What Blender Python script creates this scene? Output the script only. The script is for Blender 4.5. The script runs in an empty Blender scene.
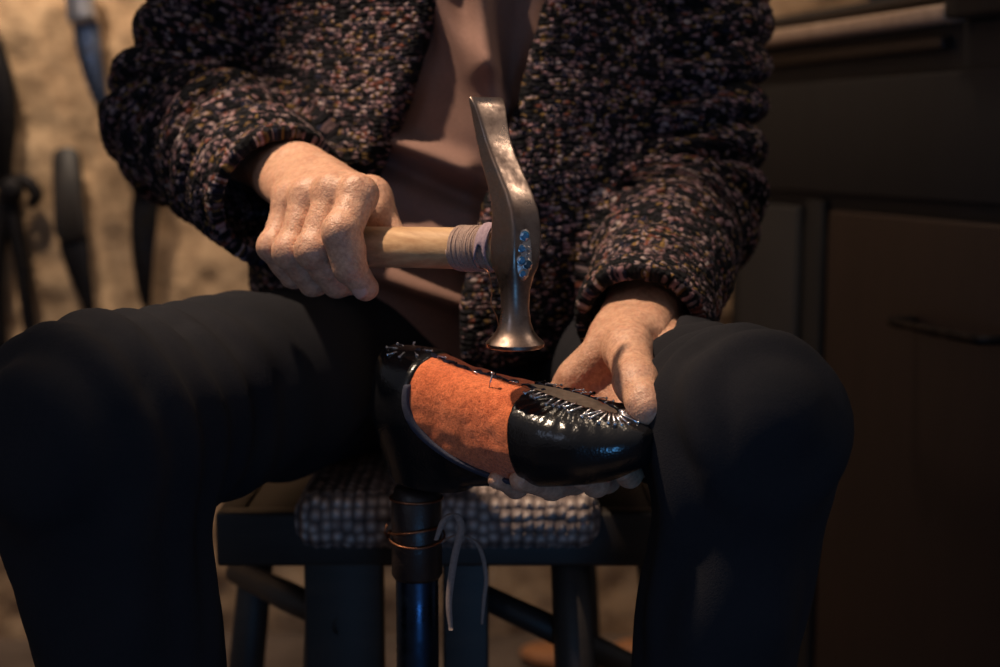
import bpy, math, random
import numpy as np
from mathutils import Vector, Matrix, Quaternion
random.seed(4); RNG = np.random.RandomState(4)
SC = bpy.context.scene; COL = SC.collection
F32 = np.float32

# ------------------------------------------------------------------ camera
FPX = 1389.0; CAM_H = 0.80; PITCH = math.radians(7.87)
CP, SP = math.cos(PITCH), math.sin(PITCH)
def P(px, py, d):
    """world point seen at pixel (px, py), d metres in front of the camera"""
    a = (px - 500) / FPX * d; b = -(py - 333.5) / FPX * d
    return np.array([a, d * CP + b * SP, CAM_H - d * SP + b * CP])
cam = bpy.data.objects.new('camera', bpy.data.cameras.new('camera')); COL.objects.link(cam)
cam.location = (0, 0, CAM_H); cam.rotation_euler = (math.pi/2 - PITCH, 0, 0)
cam.data.lens = 50; cam.data.sensor_width = 36; cam.data.clip_start = .02
cam.data.dof.use_dof = True; cam.data.dof.focus_distance = 0.975; cam.data.dof.aperture_fstop = 3.6
SC.camera = cam

# ------------------------------------------------------------------ materials
class NT:
    def __init__(s, name):
        s.m = bpy.data.materials.new(name); s.m.use_nodes = True
        s.n = s.m.node_tree.nodes; s.l = s.m.node_tree.links
        s.b = s.n['Principled BSDF']
    def new(s, t, **kw):
        n = s.n.new(t)
        for k, v in kw.items():
            if k in n.inputs: n.inputs[k].default_value = v
            else: setattr(n, k, v)
        return n
    def link(s, a, b): s.l.new(a, b)
    def mapping(s, scale=(1,1,1), coord='Object', rot=(0,0,0), attr=None):
        if attr:
            tc = s.new('ShaderNodeAttribute'); tc.attribute_name = attr; o = tc.outputs['Vector']
        else: o = s.new('ShaderNodeTexCoord').outputs[coord]
        mp = s.new('ShaderNodeMapping'); mp.inputs['Scale'].default_value = scale; mp.inputs['Rotation'].default_value = rot
        s.link(o, mp.inputs['Vector']); return mp.outputs[0]
    def noise(s, vec, scale, detail=4, rough=.55):
        n = s.new('ShaderNodeTexNoise'); n.inputs['Scale'].default_value = scale
        n.inputs['Detail'].default_value = detail; n.inputs['Roughness'].default_value = rough
        s.link(vec, n.inputs['Vector']); return n.outputs['Fac']
    def ramp(s, fac, stops, interp='LINEAR'):
        r = s.new('ShaderNodeValToRGB'); cr = r.color_ramp; cr.interpolation = interp
        while len(cr.elements) < len(stops): cr.elements.new(.5)
        for e, (p, c) in zip(cr.elements, stops): e.position = p; e.color = tuple(c) + (1,)
        s.link(fac, r.inputs[0]); return r.outputs['Color']
    def mix(s, fac, a, b, mode='MIX'):
        m = s.new('ShaderNodeMix'); m.data_type = 'RGBA'; m.blend_type = mode
        for v, i in ((fac, 0), (a, 6), (b, 7)):
            if isinstance(v, (int, float)): m.inputs[i].default_value = v
            elif isinstance(v, tuple): m.inputs[i].default_value = v + (1,)
            else: s.link(v, m.inputs[i])
        return m.outputs[2]
    def bump(s, h, strength=.5, dist=.001, prev=None):
        b = s.new('ShaderNodeBump'); b.inputs['Strength'].default_value = strength; b.inputs['Distance'].default_value = dist
        s.link(h, b.inputs['Height'])
        if prev is not None: s.link(prev, b.inputs['Normal'])
        s.link(b.outputs[0], s.b.inputs['Normal']); return b.outputs[0]
    def math(s, op, a, b=0.0):
        m = s.new('ShaderNodeMath'); m.operation = op
        for v, i in ((a, 0), (b, 1)):
            if isinstance(v, (int, float)): m.inputs[i].default_value = v
            else: s.link(v, m.inputs[i])
        return m.outputs[0]
    def setb(s, col=None, rough=.5, metal=0, **kw):
        if col is not None:
            if isinstance(col, tuple): s.b.inputs['Base Color'].default_value = col + (1,)
            else: s.link(col, s.b.inputs['Base Color'])
        s.b.inputs['Roughness'].default_value = rough; s.b.inputs['Metallic'].default_value = metal
        for k, v in kw.items(): s.b.inputs[k.replace('_', ' ')].default_value = v
        return s.m
M = {}
def mk_skin():
    t = NT('skin'); v = t.mapping()
    f = t.noise(v, 45, 5); g = t.noise(v, 320, 3)
    c = t.ramp(f, [(.3, (.44,.215,.135)), (.5, (.58,.32,.205)), (.72, (.50,.245,.16))])
    c = t.mix(.35, c, t.ramp(g, [(.35, (.30,.13,.085)), (.6, (.66,.40,.27))]))
    vo = t.new('ShaderNodeTexVoronoi'); vo.inputs['Scale'].default_value = 620; t.link(v, vo.inputs['Vector'])
    vo.distance = 'EUCLIDEAN'
    b = t.bump(vo.outputs['Distance'], .5, .0005); t.bump(t.noise(v, 130, 5, .65), .6, .0016, b)
    t.setb(c, .47, Subsurface_Weight=.08, Subsurface_Scale=.01, Specular_IOR_Level=.45)
    t.b.inputs['Subsurface Radius'].default_value = (1, .35, .2); return t.m
M['skin'] = mk_skin()
M['nail'] = NT('fingernail').setb((.62,.36,.29), .25)
def mk_knit():
    t = NT('tweed_knit'); v = t.mapping((1,1,1), attr='fab')
    w = t.new('ShaderNodeTexNoise'); w.inputs['Scale'].default_value = 60; t.link(v, w.inputs['Vector'])
    va = t.new('ShaderNodeVectorMath'); va.operation = 'MULTIPLY_ADD'
    t.link(w.outputs['Color'], va.inputs[0]); va.inputs[1].default_value = (.004,.004,0); t.link(v, va.inputs[2])
    mp = t.new('ShaderNodeMapping'); mp.inputs['Scale'].default_value = (165, 270, 1); t.link(va.outputs[0], mp.inputs[0])
    vo = t.new('ShaderNodeTexVoronoi'); vo.voronoi_dimensions = '2D'; vo.inputs['Scale'].default_value = 1
    vo.inputs['Randomness'].default_value = .75; t.link(mp.outputs[0], vo.inputs['Vector'])
    sep = t.new('ShaderNodeSeparateColor'); t.link(vo.outputs['Color'], sep.inputs[0])
    # the yarn changes colour in clumps of stitches
    cl = t.noise(v, 55, 2)
    k = t.math('ADD', t.math('MULTIPLY', sep.outputs[0], .50), t.math('MULTIPLY', cl, .66))
    c = t.ramp(k, [(0, (.008,.008,.010)), (.46, (.018,.015,.020)), (.53, (.13,.08,.085)), (.58, (.013,.014,.030)),
                   (.62, (.28,.20,.20)), (.665, (.17,.10,.035)), (.70, (.014,.012,.016)), (.76, (.24,.14,.15)), (.82, (.14,.045,.03)), (.88,(.36,.29,.28))], 'CONSTANT')
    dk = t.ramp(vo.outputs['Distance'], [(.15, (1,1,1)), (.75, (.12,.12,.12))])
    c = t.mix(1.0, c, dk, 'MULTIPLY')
    b = t.bump(t.math('SUBTRACT', 1.0, vo.outputs['Distance']), .9, .0025)
    t.bump(t.noise(t.mapping(), 900, 3), .4, .001, b)
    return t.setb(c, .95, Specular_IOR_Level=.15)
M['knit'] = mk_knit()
def fabric(name, c1, c2, sc=500, rough=.95, bd=.0006, Specular=.2, **kw):
    t = NT(name); v = t.mapping()
    c = t.mix(.5, t.ramp(t.noise(v, sc, 3), [(.3, c1), (.7, c2)]), t.ramp(t.noise(v, 18, 3), [(.3, c1), (.7, c2)]))
    t.bump(t.noise(v, sc*1.5, 3), .6, bd); return t.setb(c, rough, Specular_IOR_Level=Specular, **kw)
M['sweater'] = fabric('brown_wool', (.17,.10,.08), (.27,.155,.125), 700)
M['trouser'] = fabric('navy_cloth', (.012,.0125,.0155), (.019,.018,.021), 600, Specular=.08)
M['boot'] = fabric('boot_leather', (.03,.022,.018), (.05,.035,.03), 300, .5)
M['hair'] = fabric('grey_brown_hair', (.06,.045,.035), (.16,.13,.11), 900, .6)
def mk_felt():
    t = NT('orange_felt'); v = t.mapping()
    a = t.noise(v, 260, 6, .75); b = t.noise(v, 700, 4, .7); g = t.noise(v, 30, 3)
    c = t.ramp(a, [(.30, (.16,.028,.012)), (.44, (.50,.095,.032)), (.56, (.78,.19,.07)), (.72, (.86,.27,.11))])
    c = t.mix(.4, c, t.ramp(b, [(.38, (.13,.022,.01)), (.55, (.85,.25,.10))]))
    c = t.mix(.25, c, t.ramp(g, [(.35, (.45,.08,.03)), (.65, (.85,.24,.09))]))
    bb = t.bump(a, .8, .0016); t.bump(b, .6, .0007, bb)
    return t.setb(c, 1.0, Specular_IOR_Level=.1, Sheen_Weight=.15)
M['felt'] = mk_felt()
def leather(name, c, rough, sc=600, bd=.0003, **kw):
    t = NT(name); v = t.mapping()
    vo = t.new('ShaderNodeTexVoronoi'); vo.inputs['Scale'].default_value = sc; t.link(v, vo.inputs['Vector'])
    b = t.bump(vo.outputs['Distance'], .35, bd); t.bump(t.noise(v, 60, 3), .35, .0015, b)
    r = t.ramp(t.noise(v, 40, 4), [(.3, (rough*.8,)*3), (.7, (rough*1.3,)*3)]); t.link(r, t.b.inputs['Roughness'])
    t.setb(c, rough, **kw); t.link(r, t.b.inputs['Roughness']); return t.m
M['black_leather'] = leather('black_leather', (.007,.007,.008), .20)
M['trim_leather'] = fabric('dark_binding', (.02,.022,.035), (.07,.07,.10), 900, .8, .001)
M['strap'] = fabric('worn_suede', (.16,.12,.11), (.30,.23,.20), 500)
M['insole'] = fabric('tan_insole', (.30,.20,.13), (.62,.45,.31), 160)
def metal(name, c, c2, rough=.3, sc=60):
    t = NT(name); v = t.mapping(); n = t.noise(v, sc, 6, .65)
    t.link(t.ramp(n, [(.35, (rough*.7,)*3), (.7, (rough*1.7,)*3)]), t.b.inputs['Roughness'])
    t.bump(t.noise(v, sc*4, 4), .25, .0005)
    t.setb(t.ramp(n, [(.35, c), (.65, c2)]), rough, 1)
    t.link(t.n['Color Ramp'].outputs[0], t.b.inputs['Roughness']); return t.m
M['steel'] = metal('worn_steel', (.36,.27,.22), (.17,.12,.10), .33)
M['bright_steel'] = metal('tack_steel', (.8,.78,.8), (.6,.55,.55), .22)
M['dark_steel'] = metal('blackened_steel', (.035,.032,.034), (.02,.018,.018), .5)
M['blue_steel'] = metal('blued_steel', (.20,.24,.32), (.10,.11,.15), .3)
M['iron'] = metal('painted_iron', (.03,.05,.09), (.02,.03,.05), .35, 30)
M['copper'] = metal('copper_wire', (.35,.15,.08), (.22,.09,.05), .4)
def wood(name, c1, c2, axis=(1,1,1), sc=20, rough=.5, bd=.0006):
    t = NT(name); v = t.mapping(axis); n = t.noise(v, sc, 6, .6)
    t.bump(n, .4, bd); return t.setb(t.ramp(n, [(.3, c1), (.7, c2)]), rough)
M['handle_wood'] = wood('pale_handle_wood', (.40,.22,.11), (.62,.40,.22), (1,9,9), 22, .38)
M['dark_wood'] = wood('dark_wood', (.012,.010,.009), (.028,.02,.016), (1,1,6), 14, .55)
M['bench_wood'] = wood('bench_wood', (.50,.34,.24), (.68,.50,.37), (6,1,6), 10, .5)
M['brown_door'] = wood('brown_door_wood', (.020,.0105,.0085), (.028,.0145,.012), (5,5,1), 9, .5)
M['cabinet_black'] = wood('black_painted_wood', (.012,.0115,.012), (.017,.016,.016), (4,4,1), 6, .7)
M['grey_paint'] = wood('grey_painted_board', (.035,.032,.030), (.046,.042,.040), (1,1,1), 8, .7)
M['thread'] = fabric('waxed_thread', (.16,.09,.07), (.44,.32,.27), 900, .7, .0004)
M['gem'] = NT('blue_glass_stone').setb((.05,.32,.62), .06, 0, Transmission_Weight=.35, IOR=1.7, Coat_Weight=1.0)
M['gem_dark'] = NT('dark_glass_stone').setb((.01,.06,.10), .08, 0, Coat_Weight=1.0)
M['silver'] = metal('silver_setting', (.75,.70,.68), (.5,.45,.43), .3, 400)
def mk_wall():
    t = NT('rough_plaster'); v = t.mapping()
    a = t.noise(v, 7, 7, .65); b = t.noise(v, 32, 6, .7); m = t.noise(v, 2.3, 3)
    c = t.ramp(a, [(.30, (.20,.115,.06)), (.44, (.40,.25,.14)), (.55, (.55,.38,.23)), (.7, (.62,.46,.30))])
    c = t.mix(.45, c, t.ramp(b, [(.38, (.08,.045,.025)), (.5, (.50,.34,.20)), (.68, (.68,.50,.33))]))
    c = t.mix(.4, c, t.ramp(m, [(.35, (.30,.16,.08)), (.65, (.60,.42,.26))]))
    bb = t.bump(a, .8, .02); t.bump(b, .8, .006, bb); return t.setb(c, .95)
M['wall'] = mk_wall()
def mk_floor():
    t = NT('stone_floor'); v = t.mapping()
    t.bump(t.noise(v, 30, 5), .5, .004)
    return t.setb(t.ramp(t.noise(v, 9, 6), [(.3, (.10,.07,.05)), (.7, (.22,.16,.12))]), .8)
M['floor'] = mk_floor()
def mk_weave():
    t = NT('woven_rush'); v = t.mapping((1,1,1))
    w1 = t.new('ShaderNodeTexVoronoi'); w1.inputs['Scale'].default_value = 95; w1.inputs['Randomness'].default_value = .35
    mp = t.new('ShaderNodeMapping'); mp.inputs['Scale'].default_value = (1.1,.8,1); t.link(v, mp.inputs[0]); t.link(mp.outputs[0], w1.inputs['Vector'])
    c = t.ramp(w1.outputs['Distance'], [(.1, (.62,.52,.47)), (.45, (.24,.18,.16)), (.75, (.06,.045,.045))])
    t.bump(t.math('SUBTRACT', 1.0, w1.outputs['Distance']), 1.0, .006)
    return t.setb(c, .9)
M['weave'] = mk_weave()

# ------------------------------------------------------------------ objects
def tag(o, label=None, cat=None, group=None, kind=None):
    for k, v in (('label', label), ('category', cat), ('group', group), ('kind', kind)):
        if v: o[k] = v
    return o
def frame(loc, ex=None, ey=None, ez=None):
    m = Matrix.Identity(4)
    if ex is not None:
        for i, e in enumerate((ex, ey, ez)):
            for j in range(3): m[j][i] = float(e[j])
    for j in range(3): m[j][3] = float(loc[j])
    return m
WM = {}
def empty(name, loc, mat=None):
    o = bpy.data.objects.new(name, None); COL.objects.link(o); o.empty_display_size = .05
    m = mat or frame(loc); o.matrix_world = m; WM[o.name] = m; return o
def mesh(name, verts, faces, mat, parent=None, loc=None, mat4=None, smooth=True, local=False, attr=None):
    """verts in world space (or in the object's own space with local=True)"""
    if parent is not None: m = WM[parent.name]
    else: m = mat4 or frame(loc if loc is not None else (0,0,0))
    V = np.asarray(verts, dtype=np.float64).reshape(-1, 3)
    if not local:
        inv = np.array(m.inverted()); V = V @ inv[:3,:3].T + inv[:3,3]
    me = bpy.data.meshes.new(name)
    if isinstance(faces, np.ndarray) and faces.ndim == 2:
        n = len(faces); k = faces.shape[1]
        me.vertices.add(len(V)); me.vertices.foreach_set('co', V.astype(F32).ravel())
        me.loops.add(n*k); me.loops.foreach_set('vertex_index', faces.astype(np.int32).ravel())
        me.polygons.add(n); me.polygons.foreach_set('loop_start', np.arange(0, n*k, k, dtype=np.int32))
        me.update(calc_edges=True); me.validate()
    else: me.from_pydata([tuple(v) for v in V], [], [tuple(int(i) for i in f) for f in faces])
    if smooth: me.polygons.foreach_set('use_smooth', [True]*len(me.polygons))
    if attr is not None:
        a = me.attributes.new('fab', 'FLOAT_VECTOR', 'CORNER' if np.ndim(attr) == 3 else 'POINT'); a.data.foreach_set('vector', np.asarray(attr, dtype=F32).ravel())
    me.materials.append(M[mat] if isinstance(mat, str) else mat)
    me.update()
    o = bpy.data.objects.new(name, me); COL.objects.link(o)
    if parent is not None: o.parent = parent
    else: o.matrix_world = m
    WM[o.name] = m
    return o

class MB:
    """collects simple shapes for one mesh"""
    def __init__(s): s.v = []; s.f = []
    def add(s, v, f):
        n = len(s.v); s.v += [tuple(map(float, p)) for p in v]; s.f += [tuple(i + n for i in q) for q in f]; return s
    def tube(s, pts, rad, seg=12, cap=True, closed=False):
        pts = [np.array(p, float) for p in pts]; n = len(pts)
        rad = [rad]*n if isinstance(rad, (int, float)) else rad
        up = None; V = []; Fc = []
        for i, p in enumerate(pts):
            if closed: t = pts[(i+1) % n] - pts[i-1]
            else: t = pts[min(i+1, n-1)] - pts[max(i-1, 0)]
            t /= np.linalg.norm(t) + 1e-12
            if up is None:
                a = np.array([0,0,1.0]) if abs(t[2]) < .9 else np.array([1.0,0,0]); up = a
            up = up - t*np.dot(up, t); up /= np.linalg.norm(up) + 1e-12
            w = np.cross(t, up)
            for k in range(seg):
                a = 2*math.pi*k/seg; V.append(p + rad[i]*(math.cos(a)*up + math.sin(a)*w))
        m = n if closed else n-1
        for i in range(m):
            j = (i+1) % n
            for k in range(seg):
                l = (k+1) % seg; Fc.append((i*seg+k, j*seg+k, j*seg+l, i*seg+l))
        if cap and not closed: Fc += [tuple(range(seg))[::1], tuple((n-1)*seg + k for k in reversed(range(seg)))]
        return s.add(V, Fc)
    def lathe(s, prof, base=(0,0,0), axis=(0,0,1), seg=32):
        """prof: (r, h) pairs along axis"""
        ax = np.array(axis, float); ax /= np.linalg.norm(ax)
        a = np.array([1.0,0,0]) if abs(ax[0]) < .9 else np.array([0,1.0,0])
        e1 = a - ax*np.dot(a, ax); e1 /= np.linalg.norm(e1); e2 = np.cross(ax, e1); V = []; Fc = []
        for r, h in prof:
            for k in range(seg):
                t = 2*math.pi*k/seg; V.append(np.array(base) + ax*h + r*(math.cos(t)*e1 + math.sin(t)*e2))
        for i in range(len(prof)-1):
            for k in range(seg):
                l = (k+1) % seg; Fc.append((i*seg+k, i*seg+l, (i+1)*seg+l, (i+1)*seg+k))
        Fc += [tuple(reversed(range(seg))), tuple((len(prof)-1)*seg+k for k in range(seg))]
        return s.add(V, Fc)
    def box(s, c, h, ex=(1,0,0), ey=(0,1,0), ez=(0,0,1), bev=0.0):
        c = np.array(c, float); E = [np.array(e, float) for e in (ex, ey, ez)]
        if bev <= 0:
            V = [c + E[0]*h[0]*x + E[1]*h[1]*y + E[2]*h[2]*z for x in (-1,1) for y in (-1,1) for z in (-1,1)]
            return s.add(V, [(0,1,3,2),(4,6,7,5),(0,4,5,1),(2,3,7,6),(0,2,6,4),(1,5,7,3)])
        import bmesh
        bm = bmesh.new(); bmesh.ops.create_cube(bm, size=2)
        for v in bm.verts: v.co = Vector((v.co.x*h[0], v.co.y*h[1], v.co.z*h[2]))
        bmesh.ops.bevel(bm, geom=list(bm.edges), offset=bev, segments=2, affect='EDGES', profile=.6)
        bm.verts.index_update()
        V = [c + E[0]*v.co.x + E[1]*v.co.y + E[2]*v.co.z for v in bm.verts]; Fc = [tuple(v.index for v in f.verts) for f in bm.faces]
        bm.free(); return s.add(V, Fc)
    def prism(s, outline, thick, org, ex, ey, n):
        """outline in (ex, ey) metres, extruded thick along n, with a softened rim"""
        org = np.array(org, float); ex, ey, n = (np.array(e, float) for e in (ex, ey, n)); O = np.array(outline, float); c = O.mean(0); V = []; Fc = []; k = len(O)
        for h, sc in ((0, .90), (thick*.25, 1), (thick*.75, 1), (thick, .90)):
            for p in O:
                q = c + (p-c)*np.array([sc, 1 - (1-sc)*.3]); V.append(org + ex*q[0] + ey*q[1] + n*h)
        for i in range(3):
            for j in range(k):
                l = (j+1) % k; Fc.append((i*k+j, i*k+l, (i+1)*k+l, (i+1)*k+j))
        Fc += [tuple(reversed(range(k))), tuple(3*k+j for j in range(k))]
        return s.add(V, Fc)
    def build(s, name, mat, parent=None, **kw): return mesh(name, s.v, s.f, mat, parent, **kw)

def spline(pts, n=8):
    """Catmull-Rom through pts (any dimension)"""
    p = np.array(pts, float); p = np.vstack([2*p[0]-p[1], p, 2*p[-1]-p[-2]]); out = []
    for i in range(1, len(p)-2):
        for k in range(n):
            t = k/n
            out.append(.5*((2*p[i]) + (-p[i-1]+p[i+1])*t + (2*p[i-1]-5*p[i]+4*p[i+1]-p[i+2])*t*t + (-p[i-1]+3*p[i]-3*p[i+1]+p[i+2])*t**3))
    out.append(p[-2]); return np.array(out)

# ------------------------------------------------------------------ distance-field modelling
def smin(a, b, k):
    if k <= 0: return np.minimum(a, b)
    h = np.clip(.5 + .5*(b-a)/k, 0, 1); return b*(1-h) + a*h - k*h*(1-h)
def smax(a, b, k): return -smin(-a, -b, k)
class Field:
    def __init__(s, lo, hi, h):
        s.h = h; s.ax = [np.arange(l, u + h, h, dtype=F32) for l, u in zip(lo, hi)]
        s.X, s.Y, s.Z = s.ax[0][:,None,None], s.ax[1][None,:,None], s.ax[2][None,None,:]
        s.F = np.full([len(a) for a in s.ax], .5, dtype=F32)
    def like(s):
        o = Field.__new__(Field); o.h = s.h; o.ax = s.ax; o.X, o.Y, o.Z = s.X, s.Y, s.Z
        o.F = np.full(s.F.shape, .5, dtype=F32); return o
    def region(s, lo, hi):
        sl = []
        for a, l, u in zip(s.ax, lo, hi):
            i = max(0, int(np.searchsorted(a, l))-1); j = min(len(a), int(np.searchsorted(a, u))+1)
            if j <= i: return None
            sl.append(slice(i, j))
        return tuple(sl)
    def put(s, lo, hi, fn, k, m=.02, op='union'):
        r = s.region([v-m for v in lo], [v+m for v in hi])
        if r is None: return s
        X, Y, Z = s.ax[0][r[0]][:,None,None], s.ax[1][r[1]][None,:,None], s.ax[2][r[2]][None,None,:]
        d = fn(X, Y, Z)
        s.F[r] = smin(s.F[r], d, k) if op == 'union' else smax(s.F[r], -d, k)
        return s
    def cone(s, a, b, r1, r2, k=.01, m=None, op='union'):
        a, b = np.asarray(a, float), np.asarray(b, float); ab = b-a; L = float(ab@ab) + 1e-12; R = max(r1, r2)
        def fn(X, Y, Z):
            x, y, z = X-F32(a[0]), Y-F32(a[1]), Z-F32(a[2])
            t = np.clip((x*F32(ab[0]) + y*F32(ab[1]) + z*F32(ab[2]))/F32(L), 0, 1)
            return np.sqrt((x-t*F32(ab[0]))**2 + (y-t*F32(ab[1]))**2 + (z-t*F32(ab[2]))**2) - (r1 + (r2-r1)*t)
        return s.put(np.minimum(a,b)-R, np.maximum(a,b)+R, fn, k, m if m is not None else max(.02, k*1.5), op)
    def chain(s, pts, rad, k=.01, **kw):
        for i in range(len(pts)-1): s.cone(pts[i], pts[i+1], rad[i], rad[i+1], k, **kw)
        return s
    def ell(s, c, r, k=.01, E=None, op='union'):
        c = np.asarray(c, float); r = np.asarray(r, float); E = np.eye(3) if E is None else np.asarray(E, float); R = r.max()
        def fn(X, Y, Z):
            x, y, z = X-F32(c[0]), Y-F32(c[1]), Z-F32(c[2])
            q = [x*F32(e[0]) + y*F32(e[1]) + z*F32(e[2]) for e in E]
            k0 = np.sqrt(sum((a/F32(v))**2 for a, v in zip(q, r))); k1 = np.sqrt(sum((a/F32(v*v))**2 for a, v in zip(q, r)))
            return k0*(k0-1)/(k1+1e-6)
        return s.put(c-R, c+R, fn, k, max(.02, k*1.5), op)
    def mesh(s, smooth=1): return nets(s.F, s.ax, smooth)
def nets(F, ax, smooth=1):
    ins = F < 0
    c = np.zeros([n-1 for n in F.shape], dtype=np.int8)
    for i in (0,1):
        for j in (0,1):
            for k in (0,1): c += ins[i:F.shape[0]-1+i, j:F.shape[1]-1+j, k:F.shape[2]-1+k]
    act = np.argwhere((c > 0) & (c < 8)); N = len(act)
    idx = np.full(c.shape, -1, dtype=np.int32); idx[act[:,0], act[:,1], act[:,2]] = np.arange(N)
    acc = np.zeros((N,3)); cnt = np.zeros(N)
    offs = [(i,j,k) for i in (0,1) for j in (0,1) for k in (0,1)]
    val = {o: F[act[:,0]+o[0], act[:,1]+o[1], act[:,2]+o[2]].astype(np.float64) for o in offs}
    for o in offs:
        for d in range(3):
            if o[d]: continue
            q = list(o); q[d] = 1; q = tuple(q); a, b = val[o], val[q]; m = (a < 0) != (b < 0)
            t = np.where(m, a/(a-b+1e-20), 0); p = np.tile(np.array(o, float), (N,1)); p[:,d] += t
            acc[m] += p[m]; cnt[m] += 1
    loc = act + acc/np.maximum(cnt,1)[:,None]
    V = np.stack([np.interp(loc[:,d], np.arange(len(ax[d])), ax[d]) for d in range(3)], 1)
    Q = []
    for d in range(3):
        e, f = (d+1) % 3, (d+2) % 3
        sl0 = [slice(1,-1)]*3; sl0[d] = slice(0,-1); sl1 = list(sl0); sl1[d] = slice(1,None)
        A, B = ins[tuple(sl0)], ins[tuple(sl1)]
        for m, flip in ((A & ~B, False), (~A & B, True)):
            p = np.argwhere(m)
            if not len(p): continue
            p[:,e] += 1; p[:,f] += 1
            def at(de, df):
                q = p.copy(); q[:,e] -= de; q[:,f] -= df; return idx[q[:,0], q[:,1], q[:,2]]
            qd = np.stack([at(1,1), at(0,1), at(0,0), at(1,0)], 1)
            Q.append(qd[:, ::-1] if flip else qd)
    Q = np.concatenate(Q)
    for _ in range(smooth): V = lap(V, Q, .5)
    return V, Q
def lap(V, Q, w):
    n = len(V); acc = np.zeros_like(V); cnt = np.zeros(n)
    for i in range(4):
        for j in ((i+1) % 4, (i+3) % 4):
            for d in range(3): acc[:,d] += np.bincount(Q[:,i], V[Q[:,j], d], n)
            cnt += np.bincount(Q[:,i], minlength=n)
    return V*(1-w) + w*acc/np.maximum(cnt,1)[:,None]
def normals(V, Q):
    fn = np.cross(V[Q[:,2]]-V[Q[:,0]], V[Q[:,3]]-V[Q[:,1]]); N = np.zeros_like(V)
    for i in range(4):
        for d in range(3): N[:,d] += np.bincount(Q[:,i], fn[:,d], len(V))
    return N/(np.linalg.norm(N, axis=1)[:,None]+1e-12)
_LAT = RNG.rand(32,32,32)
def vnoise(p, scale, seed=0):
    q = np.asarray(p)*scale + seed*7.31 + 100; i = np.floor(q).astype(int); f = q-i; f = f*f*(3-2*f); r = 0
    for a in (0,1):
        for b in (0,1):
            for c in (0,1):
                w = (f[:,0] if a else 1-f[:,0])*(f[:,1] if b else 1-f[:,1])*(f[:,2] if c else 1-f[:,2])
                r = r + w*_LAT[(i[:,0]+a) % 32, (i[:,1]+b) % 32, (i[:,2]+c) % 32]
    return r*2-1
def sstep(a, b, x): t = np.clip((x-a)/(b-a), 0, 1); return t*t*(3-2*t)
def unit(v): v = np.asarray(v, float); return v/np.linalg.norm(v)

#SECTION_SETTING
# ------------------------------------------------------------------ the room
def grid_wall(name, org, ex, ey, nrm, w, h, nx, ny, amp, mat):
    gx, gy = np.meshgrid(np.linspace(0, w, nx), np.linspace(0, h, ny), indexing='ij')
    p = np.array(org)[None] + gx.ravel()[:,None]*np.array(ex) + gy.ravel()[:,None]*np.array(ey)
    d = amp*(vnoise(p, 5, 1) + .5*vnoise(p, 12, 2) + .3*vnoise(p, 28, 3)); p = p + d[:,None]*np.array(nrm)
    i, j = np.meshgrid(np.arange(nx-1), np.arange(ny-1), indexing='ij'); a = (i*ny+j).ravel()
    q = np.stack([a, a+ny, a+ny+1, a+1], 1)
    o = mesh(name, p, q, mat); tag(o, kind='structure'); return o
WALL_Y = 2.18
grid_wall('wall_back', (-1.8, WALL_Y, -.02), (1,0,0), (0,0,1), (0,-1,0), 3.8, 2.3, 330, 200, .024, 'wall')
grid_wall('floor', (-1.8, -1.2, 0), (1,0,0), (0,1,0), (0,0,1), 3.8, 3.5, 90, 90, .0015, 'floor')

# cabinet on the right: its front runs towards the back wall, away from the camera
def cab(d): return np.array([.985 - .32*d, d, 0.0])
cd = unit([-.32, 1, 0]); cn = unit([-1, -.32, 0])          # along the front; out of the front
c0, c1 = cab(1.38), cab(2.02); LEN = float(np.linalg.norm(c1-c0)); mid = (c0+c1)/2
Z3 = np.array([0,0,1.0])
def cpt(s, out, z): return c0 + cd*s + cn*out + Z3*z
cabinet = empty('cabinet', cpt(LEN/2, -.2, 0), frame(cpt(LEN/2, -.2, 0), cd, -cn, Z3))
tag(cabinet, 'low black cabinet with brown door on the right side of the room', 'cabinet')
def cbox(s0, s1, o0, o1, z0, z1, bev=.002):
    return MB().box(cpt((s0+s1)/2, (o0+o1)/2, (z0+z1)/2), ((s1-s0)/2, (o1-o0)/2, (z1-z0)/2), cd, cn, Z3, bev)
cbox(-.03, LEN, -.42, 0, 0.0, .928).build('body', 'cabinet_black', cabinet)
cbox(.15, LEN+.0, -.44, .025, .928, .946, .004).build('countertop', 'bench_wood', cabinet)
cbox(.17, LEN, 0, .012, .900, .914, .003).build('moulding', 'brown_door', cabinet)
cbox(.02, LEN-.02, .001, .012, .735, .875, .003).build('drawer', 'cabinet_black', cabinet)
dr = cbox(-.005, .385, .001, .016, .08, .715, .004).build('door', 'brown_door', cabinet)
cbox(.41, .45, .001, .010, .06, .725, .002).build('stile', 'cabinet_black', cabinet)
cbox(.47, .63, .001, .012, .08, .715, .003).build('door', 'grey_paint', cabinet)['label'] = 'grey painted narrow door'
hd = MB(); hp = [cpt(.03, .018, .60), cpt(.03, .045, .60), cpt(.05, .052, .60), cpt(.17, .052, .60), cpt(.19, .045, .60), cpt(.19, .018, .60)]
hd.tube(spline(hp, 6), .0055, 12); hd.build('handle', 'dark_steel', dr)['label'] = 'steel bar handle'
# board lying on the countertop, and a dark box on it
bd = cbox(.17, LEN-.03, -.30, -.01, .957, .968, .003)
for s in (.20, LEN-.1): bd.box(cpt(s, -.15, .9515), (.012, .12, .0055), cd, cn, Z3)
b_o = bd.build('shelf_board', 'grey_paint', loc=cpt(LEN/2, -.15, .946)); tag(b_o, 'thin pale grey board lying along the top of the cabinet', 'board')
bx = empty('storage_box', cpt(.28, -.2, .968)); tag(bx, 'dark blue box on the grey board over the cabinet', 'box')
cbox(.19, .42, -.27, -.05, .968, 1.10, .006).build('body', 'iron', bx); cbox(.185, .425, -.275, -.045, 1.10, 1.125, .004).build('lid', 'iron', bx)

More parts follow.
